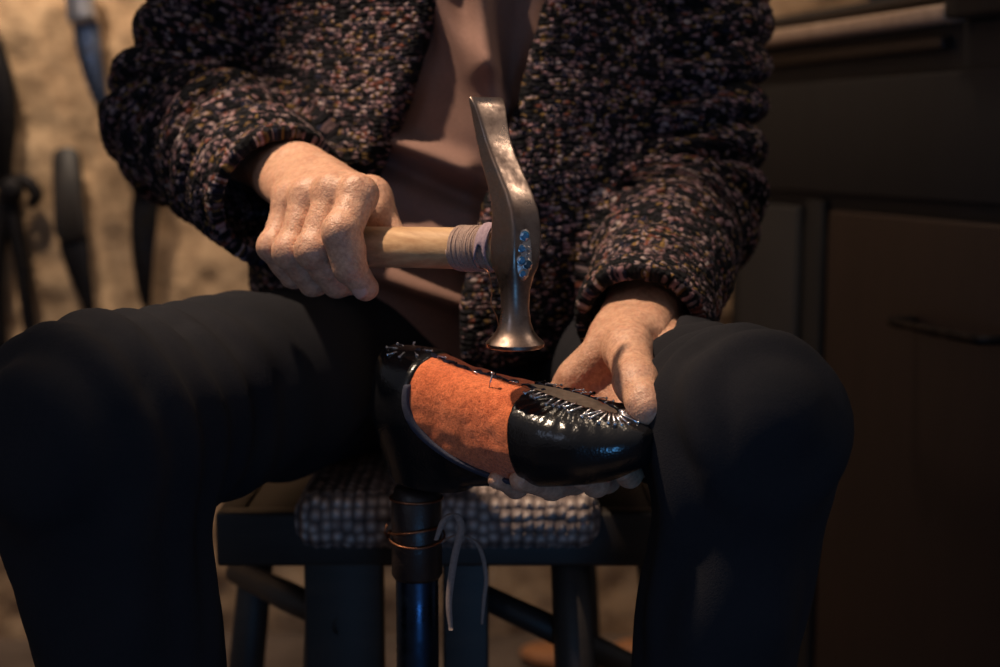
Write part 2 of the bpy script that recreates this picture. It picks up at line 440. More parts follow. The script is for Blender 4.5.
hu = empty('black_hutch', cpt(.04, -.2, .928)); tag(hu, 'tall black box standing at the near end of the cabinet top', 'box')
cbox(-.12, .145, -.40, .03, .9285, 1.40, .006).build('body', 'cabinet_black', hu); cbox(-.10, .125, .031, .042, .96, 1.38, .004).build('door', 'cabinet_black', hu)
# tools hanging on the wall
def along(a, b):
    a, b = np.array(a), np.array(b); e = unit(b-a); return a, e, float(np.linalg.norm(b-a))
TY = WALL_Y - .035
def W(px, py, y=TY):
    d = y*CP + 0.0
    for _ in range(4):
        p = P(px, py, d); d += (y - p[1])*.98
    return P(px, py, d)
WN = np.array([0,-1.0,0])
def flat_tool(name, parent, pts, mat, thick=.006, y=TY):
    """outline given along a blade: (px, py) wall points"""
    Q = [W(a, b, y) for a, b in pts]
    O = [(q[0], q[2]) for q in Q]
    return MB().prism(O, thick, (0, y, 0), (1,0,0), (0,0,1), WN).build(name, mat, parent)
def smooth2(pts, n=5):
    return [tuple(p) for p in spline(list(pts) + [pts[0]], n)[:-1]]
# rasp / knife with rounded top
rt = empty('hanging_rasp', W(75, 240)); tag(rt, 'dark round-topped rasp hanging with its point down on the rough wall', 'rasp')
flat_tool('handle', rt, smooth2([(54,165),(56,152),(66,147),(77,150),(82,162),(84,195),(86,235),(59,238),(55,200)]), 'dark_wood', .012)
flat_tool('blade', rt, smooth2([(60,232),(86,232),(91,270),(95,305),(94,321),(90,322),(80,300),(68,270),(61,250)]), 'dark_steel', .006)
# curved blade near the sleeve
kt = empty('hanging_knife', W(145, 220)); tag(kt, 'dark curved knife on the wall, just beside the sleeve', 'knife')
flat_tool('handle', kt, smooth2([(117,110),(132,100),(148,112),(156,150),(158,190),(134,192),(124,160),(115,132)]), 'dark_wood', .014)
flat_tool('blade', kt, smooth2([(134,188),(158,188),(158,220),(154,255),(152,290),(150,311),(146,312),(138,290),(132,250),(131,215)]), 'dark_steel', .005)
# chisel at the top
ct = empty('hanging_chisel', W(88, 50)); tag(ct, 'bluish steel chisel hanging at the top of the wall', 'chisel')
flat_tool('handle', ct, smooth2([(64,-30),(90,-32),(97,10),(98,22),(72,24),(68,5)]), 'silver', .016)
flat_tool('blade', ct, smooth2([(73,18),(97,18),(102,50),(107,90),(109,108),(104,113),(94,100),(84,75),(76,45)]), 'blue_steel', .006)
# pincers at the far left
pt = empty('hanging_pincers', W(8, 190)); tag(pt, 'dark pincers hanging open-legged at the far left of the wall', 'pincers')
def wtube(pts, rad, name, mat, y=TY):
    return MB().tube(spline([W(a, b, y) for a, b in pts], 6), list(np.interp(np.linspace(0,1,(len(pts)-1)*6+1), np.linspace(0,1,len(rad)), rad)), 12).build(name, mat, pt)
wtube([(10,188),(15,225),(22,262),(26,300),(32,342)], [.013,.014,.012,.011,.010], 'handle', 'dark_steel')
wtube([(6,188),(1,225),(-2,262),(-2,300),(2,352)], [.013,.014,.012,.011,.010], 'handle', 'dark_steel')
flat_tool('jaw', pt, smooth2([(-14,40),(-2,30),(8,55),(17,90),(18,130),(14,165),(16,188),(0,190),(-12,150),(-16,95)]), 'dark_steel', .016)
MB().lathe([(.004,0),(.017,.001),(.020,.006),(.017,.012),(.006,.014)], W(12,190, TY-.012), WN, 20).build('pivot', 'dark_steel', pt)
wtube([(16,178),(28,182),(36,195),(30,206)], [.008,.011,.011,.008], 'catch', 'dark_steel', TY-.004)

# wooden last on the floor behind the stool
lf = Field((-.13,-.05,0), (.13,.05,.1), .003)
lf.ell((.06,0,.03), (.06,.036,.028), .02).ell((-.06,0,.035), (.05,.03,.033), .03).ell((0,0,.04), (.06,.028,.034), .03)
lf.cone((-.055,0,.05), (-.06,0,.075), .026, .024, .02); lf.F = np.maximum(lf.F, (.004 - lf.Z)); lf.F = np.maximum(lf.F, lf.Z-.09)
v, q = lf.mesh(1); wl = P(596, 664, 1.80); aa = math.radians(160); v[:,2] = (v[:,2]-.003)*.6
o = mesh('shoe_last', v, q, wood('orange_brown_wood', (.42,.16,.06), (.62,.28,.12), (1,5,5), 20, .35), mat4=Matrix.Translation((wl[0]+.02, 2.03, 0.0)) @ Matrix.Rotation(aa, 4, 'Z'), local=True)
tag(o, 'orange-brown wooden shoe last on the floor behind the stool', 'shoe last')

#SECTION_STOOL
# ------------------------------------------------------------------ stool
ST = np.array([-.045, 1.33, 0]); SZ = .500
stool = empty('stool', (ST[0], ST[1], 0)); tag(stool, 'dark wooden stool with a pale woven rush seat under the seated man', 'stool')
sf = Field((-.20,-.22,SZ-.06), (.20,.22,SZ+.02), .003)
bxd = lambda X,Y,Z: np.sqrt(np.maximum(np.abs(X)-.112,0)**2 + np.maximum(np.abs(Y)-.165,0)**2 + np.maximum(np.abs(Z-(SZ-.022))-.006,0)**2) - .018
sf.put((-.19,-.2,SZ-.05),(.19,.2,SZ+.01), bxd, 0, .02)
V, Q = sf.mesh(1); N_ = normals(V, Q)
cords = np.where(np.abs(V[:,0]) > np.abs(V[:,1])*.155/.175, V[:,1], V[:,0])
V += N_*(.0022*np.abs(np.sin(cords*math.pi/.009)))[:,None]
mesh('seat', V + ST, Q, 'weave', stool)
MB().box(ST+[0,0,SZ-.028], (.192,.160,.010), bev=.004).build('seat_board', 'dark_wood', stool)
for sx_, sy_, wx_, wy_ in ((0,-.158,.200,.012),(0,.158,.200,.012),(-.188,0,.012,.15),(.188,0,.012,.15)):
    MB().box(ST+[sx_,sy_,SZ-.040], (wx_,wy_,.024), bev=.004).build('rail', 'dark_wood', stool)
LP = [(-.105,-.150), (.105,-.150), (-.125,.14), (.125,.14)]
for x, y in LP:
    MB().tube([ST+[x*1.0,y,SZ-.035], ST+[x*1.08,y*1.02,.3], ST+[x*1.22,y*1.06,.0]], [.017,.0185,.0155], 14).build('leg', 'dark_wood', stool)
def lerpleg(i, z):
    x, y = LP[i]; t = 1-z/SZ; return ST + np.array([x*(1+.22*t), y*(1+.06*t), z])
for px, hw, dd in ((345, .034, 1.215), (466, .020, 1.22)):     # broad board legs in the middle of the frame
    c = P(px, 600, dd); MB().box((c[0], c[1], (SZ-.06)/2), (hw, .012, (SZ-.06)/2), bev=.003).build('board_leg', 'dark_wood', stool)
oL, oR = np.array([-.275, 1.34, 0]), np.array([.185, 1.34, 0])
for o_, tx in ((oL, -.235), (oR, .145)):
    MB().tube([[tx, 1.34, SZ-.05], [(tx+o_[0])/2, 1.34, .28], o_], [.016,.018,.015], 14).build('leg', 'dark_wood', stool)
for a, b, r_ in ((oL+[.012,0,.375], P(345,624,1.21), .014), (P(470,590,1.24), P(664,682,1.27), .013), (lerpleg(2,.36), lerpleg(3,.36), .012)):
    a, b = np.array(a), np.array(b); MB().tube([a, (a+b)/2, b], [r_*.85, r_, r_*.85], 12).build('stretcher', 'dark_wood', stool)

#SECTION_HAMMER
# ------------------------------------------------------------------ hammer
HA, HB = P(516, 249, .96), P(300, 246, 1.085)
u = unit(HB - HA); nn = unit([u[1], -u[0], 0]); 
if nn[1] > 0: nn = -nn
vv = unit(np.cross(u, nn)); vv = vv if vv[2] > 0 else -vv
hx = unit([-u[0], -u[1], 0]); hy = unit([-hx[1], hx[0], 0]); hz = Z3.copy()     # head frame: x away from the grip, y behind
rz_ = Matrix.Rotation(math.radians(-14), 3, 'Z'); hx = np.array(rz_ @ Vector(hx)); hy = np.array(rz_ @ Vector(hy))
hbase = P(515, 348, .96)
hammer = empty('hammer', hbase, frame(hbase, hx, hy, hz)); tag(hammer, "cobbler's hammer with wooden handle and blue stones, held over the shoe", 'hammer')
#            z,    x,     half thick(x), half wide(y), exponent
st = [(0,0,.0005,.0005,2),(0.0002,0,.014,.014,2),(.0003,0,.0185,.0185,2),(.0012,0,.0200,.0200,2),(.0035,0,.0205,.0205,2),(.0052,0,.0192,.0192,2),(.008,0,.0160,.0160,2),(.012,0,.0132,.0132,2),(.018,0,.0108,.0108,2.1),
      (.028,0,.0094,.0094,2.2),(.040,0,.0096,.0096,2.5),(.050,0,.0112,.0112,3.2),(.057,.000,.0128,.0126,4.2),(.070,.0005,.0132,.0128,5),(.084,.001,.0130,.0128,5),
      (.093,.000,.0118,.0126,5),(.104,-.0035,.0098,.0122,5),(.117,-.0100,.0080,.0118,5),(.131,-.0175,.0066,.0114,5),(.145,-.0232,.0055,.0116,5),(.158,-.0268,.0045,.0124,5),(.168,-.0290,.0034,.0136,5),(.1745,-.0315,.0024,.0146,4),(.1758,-.0320,.0010,.0140,4)]
st = [((z if z < .09 else .09+(z-.09)*.95), x, a, b, e) for z, x, a, b, e in st]; S = np.array(st); path = S[:,:2]; tang = np.gradient(path[:,::-1], axis=0); V = []; Fc = []; SEG = 40
for i, (z, x, a, b, e) in enumerate(st):
    e = 9 if e == 5 else (6 if e == 4.2 else e)
    if z < .09: t = np.array([0, 1.0])
    else: t = tang[i]/np.linalg.norm(tang[i])
    nx_ = np.array([t[1], -t[0]])         # thickness direction in (x, z)
    for k in range(SEG):
        th = 2*math.pi*(k+.5)/SEG; c, s_ = math.cos(th), math.sin(th); p_ = 2/e
        ca = math.copysign(abs(c)**p_, c)*a; sb = math.copysign(abs(s_)**p_, s_)*b
        V.append((x + nx_[0]*ca, sb, z + nx_[1]*ca))
for i in range(len(st)-1):
    for k in range(SEG):
        l = (k+1) % SEG; Fc.append((i*SEG+k, i*SEG+l, (i+1)*SEG+l, (i+1)*SEG+k))
Fc += [tuple(reversed(range(SEG))), tuple((len(st)-1)*SEG+k for k in range(SEG))]
head = mesh('head', V, Fc, 'steel', hammer, local=True)
try:
    head.data.set_sharp_from_angle(angle=math.radians(38))
except Exception: pass
# stone-set plate on the cheek that faces away from the grip
plate = MB()
fx = .0128
ov = [(math.cos(a)*.0062, math.sin(a)*.0180) for a in np.linspace(0, 2*math.pi, 24, endpoint=False)]
VP = []; FP = []
for h_, sc in ((0,1),(.0012,1),(.0018,.86)):
    VP += [(fx+h_, y*sc, 0.0660+z*sc) for y, z in ov]
for i in range(2):
    for k in range(24): l = (k+1) % 24; FP.append((i*24+k, i*24+l, (i+1)*24+l, (i+1)*24+k))
FP.append(tuple(48+k for k in range(24)))
# turned a little towards the camera corner of the cheek
pm = Matrix.Rotation(math.radians(-16), 4, 'Z')
pl = mesh('stone_plate', [tuple(pm @ Vector(v)) for v in VP], FP, 'silver', hammer, local=True)
def stone(y, z, r, mat):
    m = MB(); prof = [(r*1.15,0),(r*1.2,.0008),(r*1.0,.0012)]
    c = pm @ Vector((fx+.0014, y, 0.0660+z)); axv = pm.to_3x3() @ Vector((1,0,0))
    m.lathe(prof, c, axv, 16); m.build('bezel', 'silver', pl, local=True)
    MB().lathe([(r*.98,.0006),(r*.95,.0016),(r*.6,.0028)], c, axv, 8).build('stone', mat, pl, local=True, smooth=False)
for a in ((.0002,.0125,.0036,'gem'),(-.0018,.0040,.0027,'gem'),(-.0020,-.0040,.0031,'gem'),(.0024,-.0070,.0034,'gem_dark'),(-.0010,-.0132,.0024,'gem'),(.0030,.0034,.0018,'silver'),(.0030,-.0008,.0012,'silver')): stone(*a)
def hp_(s, n=0, v=0): return HA + u*s + nn*n + vv*v
def hcyl(s0, s1, r0, r1, name, mat, par, m=10, e=1.0):
    pts = [hp_(s0 + (s1-s0)*i/m) for i in range(m+1)]
    rr = [r0 + (r1-r0)*i/m for i in range(m+1)]
    rr[0] *= .9; rr[-1] *= .86
    mb = MB(); mb.tube(pts, rr, 28); return mb.build(name, mat, par)
handle = hcyl(.008, .212, .0146, .0158, 'handle', 'handle_wood', hammer, 24)
tw = []; turns = 27
for i in range(turns*22+1):
    a = 2*math.pi*i/22; s = .0135 + .036*i/(turns*22); r = .0157 + .0003*math.sin(i*.37) + .0002*math.sin(i*.11)
    tw.append(hp_(s, math.cos(a)*r, math.sin(a)*r))
wr = MB(); wr.tube(tw, .00082, 6); wrap = wr.build('thread_wrapping', 'thread', hammer)
fl = MB(); Vf = []; Ff = []
nfl = 14
for i in range(nfl+1):
    for j in range(9):
        a = math.radians(105 - 130*j/8*(1 - .28*math.sin(math.pi*i/nfl)) ); s = .0135 + .0095*i/nfl; r = .0172 + .0005*math.sin(i*.9+j) + (.0012 if j == 8 else 0)
        Vf.append(hp_(s, math.cos(a)*r, math.sin(a)*r))
for i in range(nfl):
    for j in range(8): Ff.append((i*9+j, i*9+j+1, (i+1)*9+j+1, (i+1)*9+j))
flap = mesh('leather_flap', Vf, Ff, fabric('mauve_leather', (.22,.15,.19), (.40,.30,.34), 500), hammer)
sd = flap.modifiers.new('thick', 'SOLIDIFY'); sd.thickness = .0012
MB().tube(spline([hp_(.023,.012,-.0125), P(488,272,.955), P(492,290,.955), P(491,303,.955), P(497,318,.955), P(499,330,.955)], 8), .0004, 6).build('loose_thread', 'copper', hammer)

#SECTION_SHOE
# ------------------------------------------------------------------ shoe, sole up, on the stand
SH, STO = P(387, 345, 1.052), P(655, 421, .935)
e1 = unit(STO-SH); L = float(np.linalg.norm(STO-SH)); print('shoe length', L)
ROLL = math.radians(9)
far = unit(np.cross(Z3, e1)); far = far if far[1] > 0 else -far
upv = unit(np.cross(e1, far)); upv = upv if upv[2] > 0 else -upv
e2 = unit(far*math.cos(ROLL) + upv*math.sin(ROLL)); e3 = unit(np.cross(e1, e2)); e3 = e3 if e3[2] > 0 else -e3
SM = frame(SH, e1, e2, e3)
shoe = empty('shoe', SH, SM); tag(shoe, 'unfinished orange felt shoe with black leather toe, lasted upside down', 'shoe')
def shoe_field(h=.0010, off=0.0):
    f = Field((-.02,-.065,-.13), (L+.02, .065, .012), h)
    X, Y, Z = f.X, f.Y, f.Z; t = X/F32(L)
    tt = np.array([-.08,0,.06,.15,.30,.45,.60,.72,.82,.90,.96,1.0,1.08])
    ww = np.array([.004,.012,.0265,.0310,.0300,.0310,.0360,.0390,.0360,.0290,.0215,.0110,.003])
    hh = np.array([.03,.045,.070,.088,.092,.080,.070,.060,.051,.042,.030,.022,.012])
    xx = t.ravel()
    w = np.interp(xx, tt, ww); hgt = np.interp(xx, tt, hh)
    ker = np.ones(13)/13; w = np.convolve(np.pad(w, 6, 'edge'), ker, 'valid'); hgt = np.convolve(np.pad(hgt, 6, 'edge'), ker, 'valid')
    w = w[:,None,None].astype(F32); H = hgt[:,None,None].astype(F32)
    bow = (.006*np.sin(np.clip(xx,0,1)*math.pi*1.0)).astype(F32)[:,None,None]      # curve of the foot
    spring = (.007*np.clip((xx-.62)/.38,0,1)**2 + .002*np.clip((.2-xx)/.2,0,1)).astype(F32)[:,None,None]
    Yc = Y + bow; Zc = Z + spring
    hz_ = H/2; zc = Zc + hz_
    # flatter on the sole side (top), rounder towards the instep (below)
    ez = np.where(zc > 0, 3.4, 2.3).astype(F32)
    wz = w*np.where(zc > 0, 1.0, 1.0 - .22*np.clip(-zc/hz_,0,1)**1.2)
    d = ((np.abs(Yc)/wz)**2.6 + (np.abs(zc)/hz_)**ez)**(1/2.6) - 1
    F_ = d*np.minimum(w, hz_)*.8
    # rounded ends
    end = np.maximum(-X, X-F32(L))
    f.F = smax(F_.astype(F32), end.astype(F32), .006)
    # ankle part: the opening goes down over the stand
    f.cone((L*.16,-.002,-.04), (L*.19,.0,-.09), .034, .030, .02)
    f.F = np.maximum(f.F, -(Z+.092))
    return f
base = shoe_field()
X, Y, Z = base.X, base.Y, base.Z
V, Q = base.mesh(2); N_ = normals(V, Q); top = sstep(-.012,-.002,V[:,2])
V += N_*(.0006*vnoise(V,120,1) + .0007*top*vnoise(V*[1,.5,1],90,2))[:,None]
mesh('felt_upper', V, Q, 'felt', shoe, local=True)
def panel(name, region, off, mat, k=.0012, wr=0.0, sm=2):
    f = base.like(); f.F = smax(base.F - off, region.astype(F32)*np.ones_like(base.F), k)
    f.F = np.maximum(f.F, -(base.F + .004)) if False else f.F
    V, Q = f.mesh(sm)
    if wr:
        N_ = normals(V, Q); m = sstep(-.016,-.003,V[:,2])
        ang = np.arctan2(V[:,1], (V[:,0]-L*.72)); V += N_*(m*wr*np.sin(ang*26+2*vnoise(V,40,5)))[:,None]
    return mesh(name, V, Q, mat, shoe, local=True)
A1 = L*.64
def qn(a, p): return np.sign(a)*np.abs(a)**p
def felt_edge(dx=0.0):   # <0 outside the felt window (heel / lower side)
    ax_ = np.clip((A1-X)/F32(A1-L*.20+dx),0,None); az_ = np.clip((-Z)/F32(.062+dx),0,None)
    r = (ax_**2.6 + az_**2.6)**(1/2.6)
    return (1-r)*F32(.06)
heel_region = np.maximum(felt_edge(), X - F32(L*.70))
ankle_cut = np.maximum(Z+F32(.0045), F32(0)) * 0
panel('heel_counter', heel_region, .0014, 'black_leather')
rim = np.maximum(felt_edge(-.0015), -felt_edge(.0035)); rim = np.maximum(rim, X-F32(L*.64)); rim = np.maximum(rim, Z+F32(.010))
panel('binding', rim, .0026, 'trim_leather', .001)
# toe cap: cut slightly curved; an oval window on the sole shows the insole
cap = F32(L*.585) + F32(.012)*np.clip((-Z)/.06,0,1) - X + F32(.055)*np.clip((Y+.004)/.02,0,1)*(Z>-.04)
def window(s, x0=.56, x1=.87):      # narrow leaf-shaped window along the middle of the sole
    cx = F32(L*(x0+x1)/2); hxw = F32(L*(x1-x0)/2)+F32(s)
    q = np.clip(1-((X-cx)/hxw)**2,0,None)
    return (np.abs(Y-.001) - F32(.0095)*np.sqrt(q) - F32(s)*(q>0)).astype(F32)
win = window(0.0)
cap_r = np.maximum(cap, np.where(Z > -.02, -win, -1))
panel('toe_cap', cap_r, .0018, 'black_leather', .0015, .00022)
ins = np.maximum(window(.0015), -(Z+F32(.012)))
panel('insole', ins, .0006, 'insole')
# tacks
def surf(x, y):
    """height of the sole surface at (x, y)"""
    i = int(np.argmin(np.abs(base.ax[0]-x))); j = int(np.argmin(np.abs(base.ax[1]-y))); col = base.F[i,j]
    k = np.where(col < 0)[0]
    return float(base.ax[2][k[-1]]) if len(k) else -.01
def tack(x, y, ang, ln, tilt=.12, r=.00058, mat='bright_steel', lift=.0022):
    z = surf(x, y) + lift; dx, dy = math.cos(ang), math.sin(ang)
    a = np.array([x,y,z]); x2, y2 = x+dx*ln, y+dy*ln; b = np.array([x2, y2, max(surf(x2,y2)+lift, z-.002) + tilt*ln])
    m = MB(); m.tube([a-[0,0,.004], a+[0,0,.0002], a+(b-a)*.2+[0,0,.0004], b], [r*.8, r, r, r*.9], 8)
    dd = unit(b-a); m.lathe([(r*1.1,-.0006),(r*2.0,-.0003),(r*2.1,.0003),(r*.9,.0008)], b, dd, 10)
    return m.build('tack', mat, shoe, local=True)
def wedge_y(x): return .0095*math.sqrt(max(0, 1-((x/L-.715)/.155)**2))
for i in range(9):                                     # near edge of the window
    x = L*(.605+.025*i); y = -wedge_y(x)-.001; tack(x, y, math.radians(-100+random.uniform(-16,16)), .0100+random.random()*.004, tilt=.02, r=.00078)
for i in range(12):                                    # fan round the toe
    a = math.radians(-115 + 165*i/11); cx = L*.85; tack(cx+math.cos(a)*.007, .0+math.sin(a)*.0055, a+random.uniform(-.12,.12), .0140+.003*random.random(), tilt=.02, r=.00085)
for i in range(9):                                     # far edge
    x = L*(.57+.03*i); y = wedge_y(x)+.001; tack(x, y, math.radians(60+random.uniform(-50,30)), .006+random.random()*.003, mat='dark_steel' if i % 3 == 0 else 'bright_steel')
for i in range(8):                                     # seam at the waist
    x = L*(.22+.047*i); tack(x, -.003+random.uniform(-.003,.003), math.radians(random.uniform(-40,40)), .006, r=.0005, mat='dark_steel' if i % 3 else 'bright_steel')
for i in range(7):                                     # heel
    a = math.radians(120+40*i); tack(L*.10+math.cos(a)*.011, math.sin(a)*.011, a, .008, mat='bright_steel')
# dark gathered seam where the two edges of felt meet on the sole
sp_ = []
for i in range(40):
    x = L*(.12+.50*i/39); sp_.append((x, -.002+.0012*math.sin(i*1.7), surf(x,-.002)+.0008+.0005*math.sin(i*2.3)))
MB().tube(sp_, [.0016+.0006*math.sin(i*1.3) for i in range(40)], 8).build('seam', 'trim_leather', shoe, local=True)
sp2 = []
for i in range(30):
    x = L*(.57+.28*i/29); y = wedge_y(x)+.002; sp2.append((x, y, surf(x, y)+.0006+.0004*math.sin(i*2.1)))
MB().tube(sp2, [.0013+.0005*math.sin(i*1.9) for i in range(30)], 8).build('seam', 'trim_leather', shoe, local=True)
# the tack being driven in, standing under the hammer
wm = SM; inv = np.array(wm.inverted()); p0 = P(489,357,.975); lp = inv[:3,:3]@p0+inv[:3,3]
za = surf(lp[0], lp[1]); m = MB(); b0 = np.array([lp[0], lp[1], za-.003]); ptop = P(500,345,.972); b1 = inv[:3,:3]@ptop+inv[:3,3]
b1 = b0 + unit(b1-b0)*.015
m.tube([b0, b1], [.0004,.0006], 8); m.lathe([(.0006,0),(.0016,.0002),(.0016,.0007),(.0005,.001)], b1, unit(b1-b0), 12); m.build('tack', 'bright_steel', shoe, local=True)

# ------------------------------------------------------------------ stand under the shoe
ank = np.array(SM)[:3,:3]@np.array([L*.19,0,-.091]) + np.array(SM)[:3,3]
PX, PY, PZ = ank[0], ank[1], ank[2]-.010
print('stand at', PX, PY, PZ)
pc = P(415, 540, PY/CP); PX = pc[0]
stand = empty('shoe_stand', (PX, PY, 0)); tag(stand, 'dark iron post standing under the upturned shoe between the knees', 'stand')
MB().lathe([(.075,0),(.075,.008),(.065,.014),(.04,.02),(.026,.035),(.022,.05)], (PX,PY,0), seg=40).build('base', 'iron', stand)
MB().lathe([(.0165,.03),(.0165,PZ-.065),(.0150,PZ-.06)], (PX,PY,0), seg=32).build('post', 'iron', stand)
MB().lathe([(.0178,PZ-.075),(.0195,PZ-.072),(.0195,PZ-.012),(.0178,PZ-.009),(.0165,PZ-.004)], (PX,PY,0), seg=32).build('sleeve', leather('brown_leather', (.02,.011,.009), .4), stand)
zr = P(415, 541, PY/CP)[2]
rg = MB()
for k in range(2):
    rg.tube([(PX+.0215*math.cos(a), PY+.0215*math.sin(a), zr+.004*math.sin(a*1+k*2.2)+(.004 if k else -.002)) for a in np.linspace(0, 2*math.pi, 36, endpoint=False)], .0009, 8, closed=True)
rg.tube([(PX-.0215,PY-.004,zr-.003),(PX-.024,PY-.008,zr+.003),(PX-.022,PY-.008,zr+.009)], .0009, 6)
rg.build('wire_tie', 'copper', stand)
zr2 = P(415, 474, PY/CP)[2]
MB().tube([(PX+.0200*math.cos(a), PY+.0200*math.sin(a), min(zr2, PZ-.012)) for a in np.linspace(0, 2*math.pi, 36, endpoint=False)], .0010, 8, closed=True).build('wire_tie', 'copper', stand)
def strap(pts, w, label):
    c = spline(pts, 8); n = len(c); V = []; Fc = []
    for i, p in enumerate(c):
        ww = w*(1 - .45*abs(2*i/(n-1)-1)**3)
        for sx, sy in ((-1,-1),(1,-1),(1,1),(-1,1)): V.append(p + [sx*ww, sy*.0011, 0])
    for i in range(n-1):
        for k in range(4): l = (k+1) % 4; Fc.append((i*4+k, i*4+l, (i+1)*4+l, (i+1)*4+k))
    Fc += [(0,1,2,3), ((n-1)*4+3,(n-1)*4+2,(n-1)*4+1,(n-1)*4)]
    o = mesh('lace', V, Fc, 'strap', stand); o['label'] = label
dS = PY/CP
strap([P(436,540,dS-.012), P(444,520,dS-.012), P(455,514,dS-.01), P(461,528,dS-.01), P(454,560,dS-.01), P(449,600,dS-.01), P(451,630,dS-.01)], .0028, 'grey suede lace hanging to a point')
strap([P(436,545,dS+.012), P(458,535,dS+.015), P(478,545,dS+.015), P(486,575,dS+.015), P(484,600,dS+.015), P(482,624,dS+.015)], .0016, 'thin dark lace end')

#SECTION_PERSON
# ------------------------------------------------------------------ the seated man
PC = np.array([-.04, 1.32, 0.0])
elbR, wriR = P(188, 122, 1.31), P(292, 174, 1.140)
elbL, wriL = P(686, 205, 1.28), P(630, 338, 1.075)
shoR, shoL = np.array([-.215, 1.335, 1.05]), np.array([.185, 1.335, 1.05])
hipR, hipL = np.array([-.140, 1.32, .590]), np.array([.085, 1.32, .590])
kneR, kneL = P(88, 428, .945), P(749, 424, .95)
ankR, ankL = np.array([-.240, 1.02, .11]), np.array([.125, 1.03, .11])
print('forearms', np.linalg.norm(elbR-wriR), np.linalg.norm(elbL-wriL), 'thighs', np.linalg.norm(hipR-kneR), np.linalg.norm(hipL-kneL), 'shins', np.linalg.norm(kneR-ankR))

# --- right hand (image left), gripping the handle
iS, sp = .128, .0268
def h(s, n, v): return hp_(s, n, v)
fing = [  # (s, n, v) for MCP, PIP, DIP, tip and radii
 ([(iS+.004,.014,.039),(iS+.000,.0385,.0125),(iS-.004,.0355,-.0120),(iS-.009,.0245,-.0285)], [.0140,.0130,.0119,.0096]),
 ([(iS+sp,.017,.040),(iS+sp*1.0,.0395,-.0010),(iS+sp*.96,.0180,-.0255),(iS+sp*.92,.0000,-.0265)], [.0142,.0127,.0116,.0096]),
 ([(iS+sp*1.98,.016,.038),(iS+sp*1.95,.0385,-.0020),(iS+sp*1.9,.0170,-.0255),(iS+sp*1.86,.0000,-.0260)], [.0138,.0122,.0111,.0091]),
 ([(iS+sp*2.92,.011,.034),(iS+sp*2.84,.0330,.0010),(iS+sp*2.75,.0160,-.0215),(iS+sp*2.7,.0000,-.0240)], [.0128,.0111,.0100,.0084])]
mR = [h(*f[0][0]) for f in fing]
wr0 = wriR; ax_f = unit(elbR-wriR)
lat = unit(mR[3]-mR[0])
pts_all = [h(*p) for f in fing for p in f[0]] + [wr0, wr0 + ax_f*.06]
lo, hi = np.min(pts_all, 0)-.035, np.max(pts_all, 0)+.035
HR = Field(lo, hi, .00105)
palm = HR.like()
for i, mcp in enumerate(mR):
    w_ = wr0 + lat*(-.018+.0125*i)
    palm.cone(w_, mcp, .0190, .0130 if i < 3 else .0120, .012)
palm.cone(wr0 - lat*.011, wr0 - lat*.013 + ax_f*.14, .0200, .024, .012); palm.cone(wr0 + lat*.012, wr0 + lat*.013 + ax_f*.14, .0185, .023, .012)
palm.ell(wr0 + lat*.030 + ax_f*.006 + np.array([0,0,.006]), (.011,.011,.010), .010)     # ulnar knob
palm.cone(h(iS+.024,-.020,.024), h(iS+sp*2.5,-.022,.020), .013, .012, .012)     # heel of the palm behind the handle
palm.cone(wr0 - lat*.010, h(iS+.032,-.034,.036), .017, .0135, .014)             # thumb root
G = HR.like()
for pts, rad in fing:
    c = HR.like(); w = [h(*p) for p in pts]
    c.chain(w, rad, .004)
    c.ell(w[1] + nn*.0015 + vv*.0015, (rad[1]*1.03,)*3, .005)                    # knuckle
    mid_ = (w[1]+w[2])/2; c.ell(mid_ - nn*.002, (rad[1]*.98,)*3, .006)
    G.F = smin(G.F, c.F, .0012)
th_ = [h(iS+.034,-.034,.040), h(iS+.025,-.0345,.020), h(iS+.006,-.031,.001)]
G2 = HR.like(); G2.chain(th_, [.0130,.0112,.0088], .005)
HR.F = smin(palm.F, G.F, .0065); HR.F = smin(HR.F, G2.F, .007)
for i, mcp in enumerate(mR):                                                     # knuckles and tendons on the back
    HR.ell(mcp + vv*.0035 + nn*.003, (.0088,)*3, .009)
    w_ = wr0 + lat*(-.010+.0068*i) + np.array([0,0,.0135]) + nn*.004
    HR.cone(w_, mcp + vv*.0110 - nn*.002, .0022, .0026, .006)
def veins(fld, a, b, off, r=.0016):
    pts = spline([a, (a*.6+b*.4)+off, (a*.3+b*.7)-off*.6, b], 5)
    for i in range(len(pts)-1): fld.cone(pts[i], pts[i+1], r, r, .0035)
for i, j in ((0,1),(1,2),(2,3)):
    a_ = (mR[i]+mR[j])/2 + vv*.0115 - nn*.008; b_ = wr0 + lat*(-.006+.006*i) + np.array([0,0,.019]); veins(HR, a_, b_, lat*.004)
VR, QR = HR.mesh(1); VR += normals(VR, QR)*(.00035*vnoise(VR,160,3) + .0005*vnoise(VR,70,4))[:,None]

# --- left hand (image right), holding the toe from behind and below
LM = [P(628,418,1.035), P(604,424,1.05), P(580,419,1.062), P(558,402,1.072)]
LPIP = [P(634,466,1.015), P(606,478,1.018), P(575,480,1.024), P(540,468,1.028)]
LDIP = [P(629,474,.990), P(596,483,.988), P(552,487,1.0), P(516,486,1.006)]
LTIP = [P(622,470,.972), P(580,477,.966), P(520,480,.972), P(497,480,.986)]
LRAD = [(.0122,.0105,.0095,.0078),(.0125,.0106,.0096,.0080),(.0120,.0102,.0092,.0076),(.0110,.0092,.0082,.0068)]
wl0 = wriL; ax_l = unit(elbL-wriL); latL = unit(LM[3]-LM[0])
lo = np.min(LM+LPIP+LDIP+LTIP+[wl0, wl0+ax_l*.07, P(655,415,.95)], 0)-.035; hi = np.max(LM+LPIP+LDIP+LTIP+[wl0, wl0+ax_l*.07], 0)+.035
HL = Field(lo, hi, .00105); palm = HL.like()
